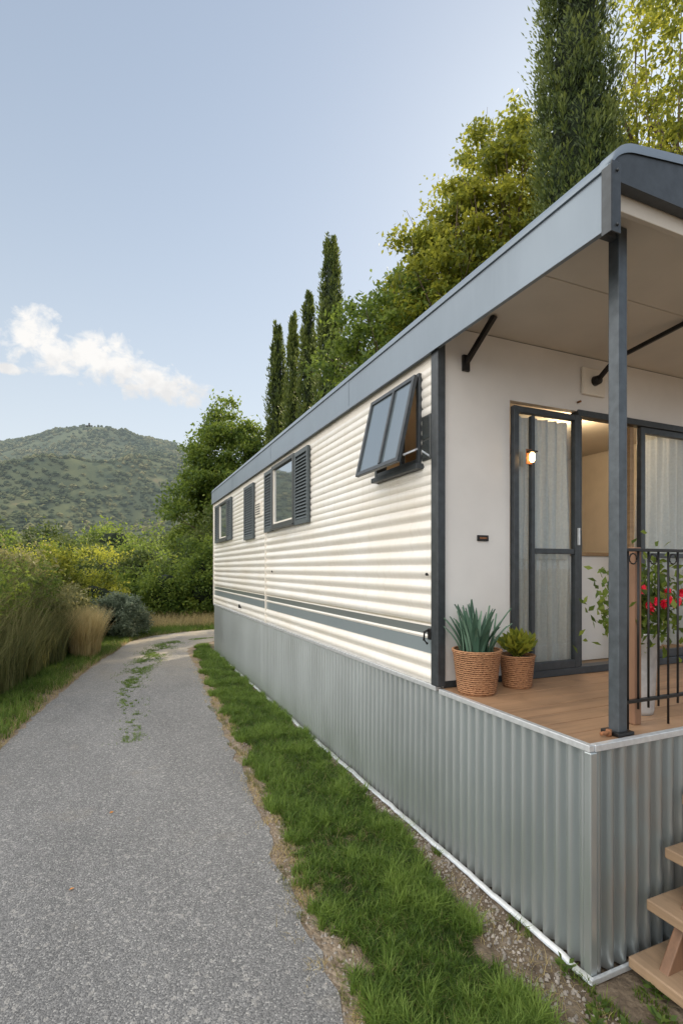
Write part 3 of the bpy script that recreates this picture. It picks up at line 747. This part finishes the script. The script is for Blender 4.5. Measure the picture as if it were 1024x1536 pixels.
broad('broadleaf_tree',(7.3,13.2,0),[((7.2,13.2,7.3),(2.0,2.0,2.7),.55),((8.0,12.6,6.0),(2,2,2.6),.45)],250,115,.52,.15,M['leaf'],shell=.4)
broad('broadleaf_tree',(8.2,11.6,0),[((8.2,11.7,9.4),(1.7,1.6,2.1),.5),((8.7,11.4,7.4),(2.1,2.0,2.6),.5)],270,115,.45,.14,M['leaf_y'],shell=.4,limbs=50)
broad('broadleaf_tree',(9.5,11.1,0),[((9.45,11.1,11.7),(1.5,1.5,2.2),.45),((9.3,11.3,8.8),(1.9,1.9,2.8),.55)],260,115,.45,.14,M['leaf_y'],shell=.4,limbs=50)
broad('broadleaf_tree',(12.2,8.9,0),[((12.3,8.9,13.8),(1.9,2.2,2.3),.45),((12.2,8.6,11.2),(2.2,2.2,2.4),.55)],160,85,.5,.14,M['leaf_y'],.16,70,.3)
broad('broadleaf_tree',(4.7,24.2,0),[((4.7,24.3,6.2),(1.9,1.9,2.9),.6),((4.0,23.9,4.0),(2.0,2.0,2.6),.4)],400,110,.6,.17,M['leaf'],shell=.6)
broad('broadleaf_tree',(8.5,23,0),[((8.2,23,5.0),(3,2.5,3.6),1)],220,100,.8,.2,M['leaf_dark'])
broad('broadleaf_tree',(10.5,15.0,0),[((10.2,15.2,9.0),(2.2,2.0,3.2),.6),((9.2,15.8,7.2),(2.0,2.0,2.6),.4)],230,100,.6,.17,M['leaf'],shell=.5)

def cypress(name,base,h,r,npl,nt,ls,pl=.55):
    E=empty(name,base); b=np.array(base,float)
    def prof(s): return r*np.minimum(1,(s/.10+.25))*np.clip(1-s,0,1)**.55*1.12
    pts=[(base[0],base[1],base[2]+h*s) for s in np.linspace(.03,.97,16)]
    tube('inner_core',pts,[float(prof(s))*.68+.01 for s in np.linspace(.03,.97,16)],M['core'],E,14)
    tube('trunk',[(base[0],base[1],0),(base[0],base[1],h*.15)],[r*.3,r*.22],M['bark'],E,10)
    s=rng.random(npl)**.85*.99; a=rng.uniform(0,6.283,npl)
    rad=prof(s)*(.70+.35*rng.random(npl))
    root=np.stack([b[0]+rad*np.cos(a),b[1]+rad*np.sin(a),b[2]+.12+h*s],1)
    plen=pl*rng.uniform(.6,1.4,npl)*(.5+.5*np.clip((1-s)*3,0,1))
    out=np.stack([np.cos(a),np.sin(a),0*a],1)
    tc=rng.random(npl)
    k=np.repeat(np.arange(npl),nt); q=rng.random(len(k))
    wid=(plen[k]*.20*np.sin(np.pi*np.clip(q*.85+.12,0,1)))[:,None]
    gg=rng.normal(size=(len(k),3)); gg[:,2]*=.5
    P=root[k]+out[k]*(.12*plen[k]*np.sin(q*2.2))[:,None]+np.array([0,0,1])*((q-.35)*plen[k])[:,None]+gg*wid*.55
    D=np.array([0,0,1.0])+unit(gg)*.75
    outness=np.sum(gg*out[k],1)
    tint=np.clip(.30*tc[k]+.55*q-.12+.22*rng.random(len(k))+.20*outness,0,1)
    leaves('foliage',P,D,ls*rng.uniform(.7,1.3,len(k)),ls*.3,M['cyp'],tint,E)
cypress('cypress_tree',(7.38,6.7,0),15.5,.82,800,100,.095,1.05)
cypress('cypress_tree',(6.8,16.7,0),13.1,.70,600,45,.14,.9)
cypress('cypress_tree',(6.75,18.9,0),12.3,.54,450,40,.15,.8)
cypress('cypress_tree',(6.35,19.6,0),11.7,.40,380,40,.15,.75)
cypress('cypress_tree',(6.2,21.3,0),12.0,.58,450,40,.16,.8)

def bush(name,blobs,nclump,nleaf,cr,ls,mat,core=True):
    E=empty(name,(blobs[0][0][0],blobs[0][0][1],0)); tot=sum(b[1][0]*b[1][2] for b in blobs)
    clump_leaves('foliage',[(c,r,r[0]*r[2]/tot) for c,r in blobs],nclump,nleaf,cr,ls,mat,E,1,.72)
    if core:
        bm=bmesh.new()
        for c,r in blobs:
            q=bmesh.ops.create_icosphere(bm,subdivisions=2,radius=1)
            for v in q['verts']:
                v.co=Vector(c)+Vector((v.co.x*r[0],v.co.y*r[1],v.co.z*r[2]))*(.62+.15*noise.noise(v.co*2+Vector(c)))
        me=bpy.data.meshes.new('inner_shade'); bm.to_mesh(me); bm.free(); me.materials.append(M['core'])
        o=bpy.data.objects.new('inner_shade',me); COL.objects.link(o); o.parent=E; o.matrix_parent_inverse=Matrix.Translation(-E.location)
    return E
bush('olive_bush',[((-2.0,11.2,.9),(1.0,1.1,1.0)),((-3.2,10.2,1.2),(1.2,1.2,1.3)),((-1.3,12.6,.7),(.7,.8,.7))],420,110,.3,.08,M['reed'])
bush('yellow_green_bush',[((-2.8,14.5,1.0),(1.4,1.2,1.05)),((-.7,16.2,.75),(1.0,1.0,.75)),((-4.6,15.5,1.2),(1.6,1.5,1.3)),((-1.7,15.6,1.1),(.6,.6,1.0))],420,100,.34,.10,M['leaf_y'])
bush('sage_bush',[((-.02,13.7,.5),(.60,.60,.58))],240,120,.14,.05,M['sage'])
bush('hedge_bush',[((1.4,18.2,.9),(.9,.9,.95)),((2.7,17.8,1.25),(.9,.9,1.3)),((4.4,17.6,1.4),(1.2,1,1.5)),((.1,19.2,.75),(.9,1,.75))],420,110,.36,.10,M['leaf'])
bush('dark_hedge_bush',[((2.3,20.5,1.2),(1.0,1,1.3)),((4.2,20.5,2.2),(1.4,1,2.3)),((-1.5,22,1.0),(1.4,1.2,.9)),((.6,22,1.2),(.8,.8,1.2))],300,100,.45,.13,M['leaf_dark'])
N=16000
x=rng.uniform(-4.2,-.9,N); y=rng.uniform(7.2,11.6,N); k=(x<rl(y)-.58-.25*vnoise(x,y,1.2,8)); x,y=x[k],y[k]; n1=vnoise(x,y,1.6,4)
blades('tall_reed_grass',np.stack([x,y,0*x],1),(1.1+.8*rng.random(len(x)))*(1+.4*n1)*np.interp(rl(y)-x,[.5,1.3],[.55,1]),np.full(len(x),.015),.35,M['reed'],np.clip(.5+.5*n1+rng.normal(0,.28,len(x)),0,1),seg=4)
N=12000; x=rng.uniform(-4.2,-1.0,N); y=rng.uniform(7.6,11.6,N); k=(x<rl(y)-.75-.25*vnoise(x,y,1.2,8)); x,y=x[k],y[k]; n1=vnoise(x,y,2.2,14)
z=1.0+.7*n1+.65*rng.random(len(x)); leaves('reed_bush_foliage',np.stack([x,y,z],1),rng.normal(size=(len(x),3))*[1,1,.6]+[0,0,.7],.10,.03,M['leaf'],np.clip(.5+.5*n1+.3*rng.normal(size=len(x)),0,1))
N=3200; a=rng.uniform(0,6.28,N); q=.34*np.sqrt(rng.random(N))
blades('dry_grass_clump',np.stack([-.62+q*np.cos(a)*.8,11.2+q*np.sin(a)*1.6,0*a],1),.65+.4*rng.random(N),np.full(N,.012),.3,M['drygrass'],.3+.7*rng.random(N),seg=3)
def mass(name,n,zr,tr,hr,rad,nclump,nleaf,cr,ls,mat):
    bl=[]
    for i in range(n):
        z=random.uniform(*zr); t=random.uniform(*tr); X=z*(.3955+.9184*t); Y=z*(.9184-.3955*t); hh=random.uniform(*hr); rr_=random.uniform(*rad)
        bl.append(((X,Y,hh*.5),(rr_,rr_,hh*.55)))
    bush(name,bl,nclump,nleaf,cr,ls,mat)
mass('scrub',24,(26,38),(-1.1,-.2),(1.4,2.9),(1.0,2.2),900,50,.6,.18,M['leaf_y'])
mass('scrub',20,(38,55),(-1.1,-.15),(2.4,4.4),(1.6,3.2),800,50,.9,.26,M['leaf'])
mass('distant_trees',34,(60,95),(-1.2,-.1),(4.5,8),(2.8,5),1200,50,1.4,.5,M['leaf_dark'])
mass('distant_trees',50,(110,190),(-1.2,-.1),(8,12),(5,10),1300,40,2.6,.9,M['leaf'])

# ---------------- HILL ----------------
px=[-1500,-900,-600,-300,-161,-110,-74,-38,20,124,230,420,800,1500]
ph=[60,90,115,155,176,188,198,205,203,190,150,100,80,50]
def hz(x,y):
    r=np.interp(x,px,ph)
    y0=240+30*math.sin(x*.011); y1=890+20*math.sin(x*.007)
    s=(y-y0)/(y1-y0)
    if s<=0: b=-6
    elif s<1: b=r*(s*.35+.65*s*s*(3-2*s))
    else: b=r*max(0,1-(s-1)*1.0)
    sc=min(max(s,0),1); e=4*sc*(1-sc)+.06
    rd=1-abs(noise.noise(Vector((x*.0065,y*.0035,2.2))))*2
    f=noise.fractal(Vector((x*.012,y*.010,5)),1,2,5)
    return b+e*(rd*34-20+f*12)+.8*f
GX,GY=240,150
xx=np.linspace(-900,800,GX); yy=np.linspace(220,1350,GY)
V=[(a,b,hz(a,b)-(6 if b<230 else 0)) for b in yy for a in xx]
F=[(j*GX+i,j*GX+i+1,(j+1)*GX+i+1,(j+1)*GX+i) for j in range(GY-1) for i in range(GX-1)]
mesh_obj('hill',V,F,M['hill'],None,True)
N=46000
tx=rng.uniform(-420,330,N); ty=255+ (915-255)*rng.random(N)**.8
keepm=np.array([noise.noise(Vector((a*.02,b*.02,9)))+.5>random.random()*.8 for a,b in zip(tx,ty)])
tx,ty=tx[keepm],ty[keepm]; N=len(tx)
tz=np.array([hz(a,b) for a,b in zip(tx,ty)])
R=(1.2+2.0*rng.random(N)**1.5)
dome=[]; 
for (zz,rr_) in ((-.3,.8),(.25,1.0),(.75,.62)):
    for k in range(6): dome.append((rr_*math.cos(k*1.0472+zz),rr_*math.sin(k*1.0472+zz),zz))
dome=np.array(dome+[(0,0,1.05)])
df=[]
for L_ in range(2):
    for k in range(6): df+= [(L_*6+k,L_*6+(k+1)%6,(L_+1)*6+(k+1)%6),(L_*6+k,(L_+1)*6+(k+1)%6,(L_+1)*6+k)]
for k in range(6): df.append((12+k,12+(k+1)%6,18))
VV=np.stack([tx,ty,tz+R*.2],1)[:,None,:]+dome[None]*R[:,None,None]*rng.uniform(.75,1.2,(N,19,1))
T=VV[:,np.array(df),:].reshape(-1,3,3)
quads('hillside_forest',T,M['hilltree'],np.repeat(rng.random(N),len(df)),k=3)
cand=[(hz(-40,yv)/yv,hz(-40,yv),yv) for yv in range(800,930,5)]
_,ztw,ytw=max(cand)
TW=empty('hilltop_tower',(-40,ytw,ztw))
box('tower_base',-46,-34,ytw-4,ytw+4,ztw-2,ztw+6,M['white'],TW,.3); tube('tower_mast',[(-40,ytw,ztw+6),(-40,ytw,ztw+20)],[1.8,1.2],M['charcoal'],TW,8); tube('tower_dish',[(-44.5,ytw-1,ztw+15),(-35.5,ytw-1,ztw+15.6)],[1.5,1.5],M['charcoal'],TW,6)

# ---------------- WORLD ----------------
EL=math.radians(33); AZ=math.radians(52)
w=bpy.data.worlds.new('World'); scene.world=w; w.use_nodes=True
t=NT(w.node_tree); nt=w.node_tree
bg=nt.nodes['Background']; out=nt.nodes['World Output']
sky=t.n('ShaderNodeTexSky'); sky.sky_type='NISHITA'; sky.sun_disc=False; sky.sun_elevation=EL; sky.sun_rotation=AZ
sky.air_density=1.0; sky.dust_density=.6; sky.ozone_density=1.0
bg.inputs['Strength'].default_value=.15
tc=t.n('ShaderNodeTexCoord').outputs['Generated']
sx=t.n('ShaderNodeSeparateXYZ'); t.l(tc,sx.inputs[0])
zc=t.math('MAXIMUM',sx.outputs[2],0.0)
hz_=t.math('POWER',t.math('SUBTRACT',1,zc,clamp=True),2.3)
# soft shoulder so the aureole round the sun does not clip: c*k/(c+k)
K=(7.0,9.0,12.5)
va=t.n('ShaderNodeVectorMath',operation='ADD'); t.l(sky.outputs[0],va.inputs[0]); va.inputs[1].default_value=K
vm_=t.n('ShaderNodeVectorMath',operation='MULTIPLY'); t.l(sky.outputs[0],vm_.inputs[0]); vm_.inputs[1].default_value=(1.30*K[0],1.32*K[1],1.30*K[2])
vdv=t.n('ShaderNodeVectorMath',operation='DIVIDE'); t.l(vm_.outputs[0],vdv.inputs[0]); t.l(va.outputs[0],vdv.inputs[1])
t.l(t.mix(t.math('ADD',t.math('MULTIPLY',hz_,.75),.25,clamp=True),vdv.outputs[0],(5.75,6.1,6.25)),bg.inputs['Color'])
yy_=t.math('MAXIMUM',sx.outputs[1],.05)
ca=t.math('DIVIDE',sx.outputs[0],yy_); cb=t.math('DIVIDE',sx.outputs[2],yy_)
cv=t.n('ShaderNodeCombineXYZ'); t.l(ca,cv.inputs[0]); t.l(cb,cv.inputs[1])
shape=None
for (a0,b0,ra,rb) in ((-.135,.394,.042,.046),(-.10,.365,.075,.034),(-.03,.374,.062,.044),(.03,.348,.085,.034),(.09,.330,.08,.026),(-.172,.332,.03,.009),(-.21,.380,.05,.022)):
    e=t.math('SUBTRACT',1,t.math('ADD',t.math('POWER',t.math('ABSOLUTE',t.math('DIVIDE',t.math('SUBTRACT',ca,a0),ra)),2),t.math('POWER',t.math('ABSOLUTE',t.math('DIVIDE',t.math('SUBTRACT',cb,b0),rb)),2)))
    shape=e if shape is None else t.math('MAXIMUM',shape,e)
shape=t.math('MAXIMUM',shape,-2)
nz=t.noise(26,cv.outputs[0],8,.62,.3)
d=t.math('ADD',t.math('MULTIPLY',shape,.7),t.math('MULTIPLY',t.math('SUBTRACT',nz,.5),3.6))
dens=t.math('MULTIPLY',t.math('ADD',d,.15),1.3,clamp=True)
dens=t.math('MULTIPLY',dens,t.math('GREATER_THAN',sx.outputs[1],.1))
nz2=t.noise(34,cv.outputs[0],5,.6)
cc=t.ramp(t.math('ADD',nz2,t.math('MULTIPLY',t.math('SUBTRACT',cb,.355),7)),[(.25,(.82,.81,.80)),(.6,(1,.975,.94))])
bg2=t.n('ShaderNodeBackground'); t.l(cc,bg2.inputs[0]); bg2.inputs[1].default_value=1.02
mx=t.n('ShaderNodeMixShader'); t.l(t.math('MULTIPLY',dens,.92),mx.inputs[0]); t.l(bg.outputs[0],mx.inputs[1]); t.l(bg2.outputs[0],mx.inputs[2])
# unseen bright patch added to the western sky as fill for the shaded side
vd=t.n('ShaderNodeVectorMath',operation='DOT_PRODUCT'); t.l(tc,vd.inputs[0]); vd.inputs[1].default_value=(-.92,-.16,.36)
mk=t.n('ShaderNodeMapRange',interpolation_type='SMOOTHSTEP'); t.l(vd.outputs['Value'],mk.inputs[0]); mk.inputs[1].default_value=.27; mk.inputs[2].default_value=.68
nb_=t.ramp(t.noise(2.2,tc,2,.55),[(.3,.6),(.62,1.0)])
fm_=t.math('MULTIPLY',mk.outputs[0],nb_)
fm_=t.math('MULTIPLY',fm_,t.math('GREATER_THAN',sx.outputs[2],-.02))
bg3=t.n('ShaderNodeBackground'); bg3.inputs[0].default_value=(1,.955,.89,1); bg3.inputs[1].default_value=2.85
mx2=t.n('ShaderNodeMixShader'); t.l(fm_,mx2.inputs[0]); t.l(mx.outputs[0],mx2.inputs[1]); t.l(bg3.outputs[0],mx2.inputs[2]); t.l(mx2.outputs[0],out.inputs[0])
# sun
sd=bpy.data.lights.new('sun','SUN'); sd.energy=5; sd.angle=math.radians(.5); sd.color=(1,.84,.60)
so=bpy.data.objects.new('sun',sd); COL.objects.link(so)
dv=Vector((math.cos(EL)*math.sin(AZ),math.cos(EL)*math.cos(AZ),math.sin(EL)))
so.rotation_euler=dv.to_track_quat('Z','Y').to_euler(); so.location=dv*50
pl=bpy.data.lights.new('interior_lamp','POINT'); pl.energy=22; pl.color=(1,.72,.42); pl.shadow_soft_size=.08
po=bpy.data.objects.new('interior_lamp',pl); po.location=(3.6,3.3,2.8); COL.objects.link(po)
cd=bpy.data.cameras.new('camera'); co=bpy.data.objects.new('camera',cd); COL.objects.link(co)
co.location=(0,0,1.7); co.rotation_euler=(math.radians(90),0,-math.radians(23.3))
cd.sensor_fit='VERTICAL'; cd.sensor_height=36; cd.lens=772/1536*36; cd.shift_y=85/1536; cd.clip_start=.05; cd.clip_end=5000
scene.camera=co
scene.view_settings.view_transform='Standard'; scene.view_settings.look='None'; scene.view_settings.exposure=0
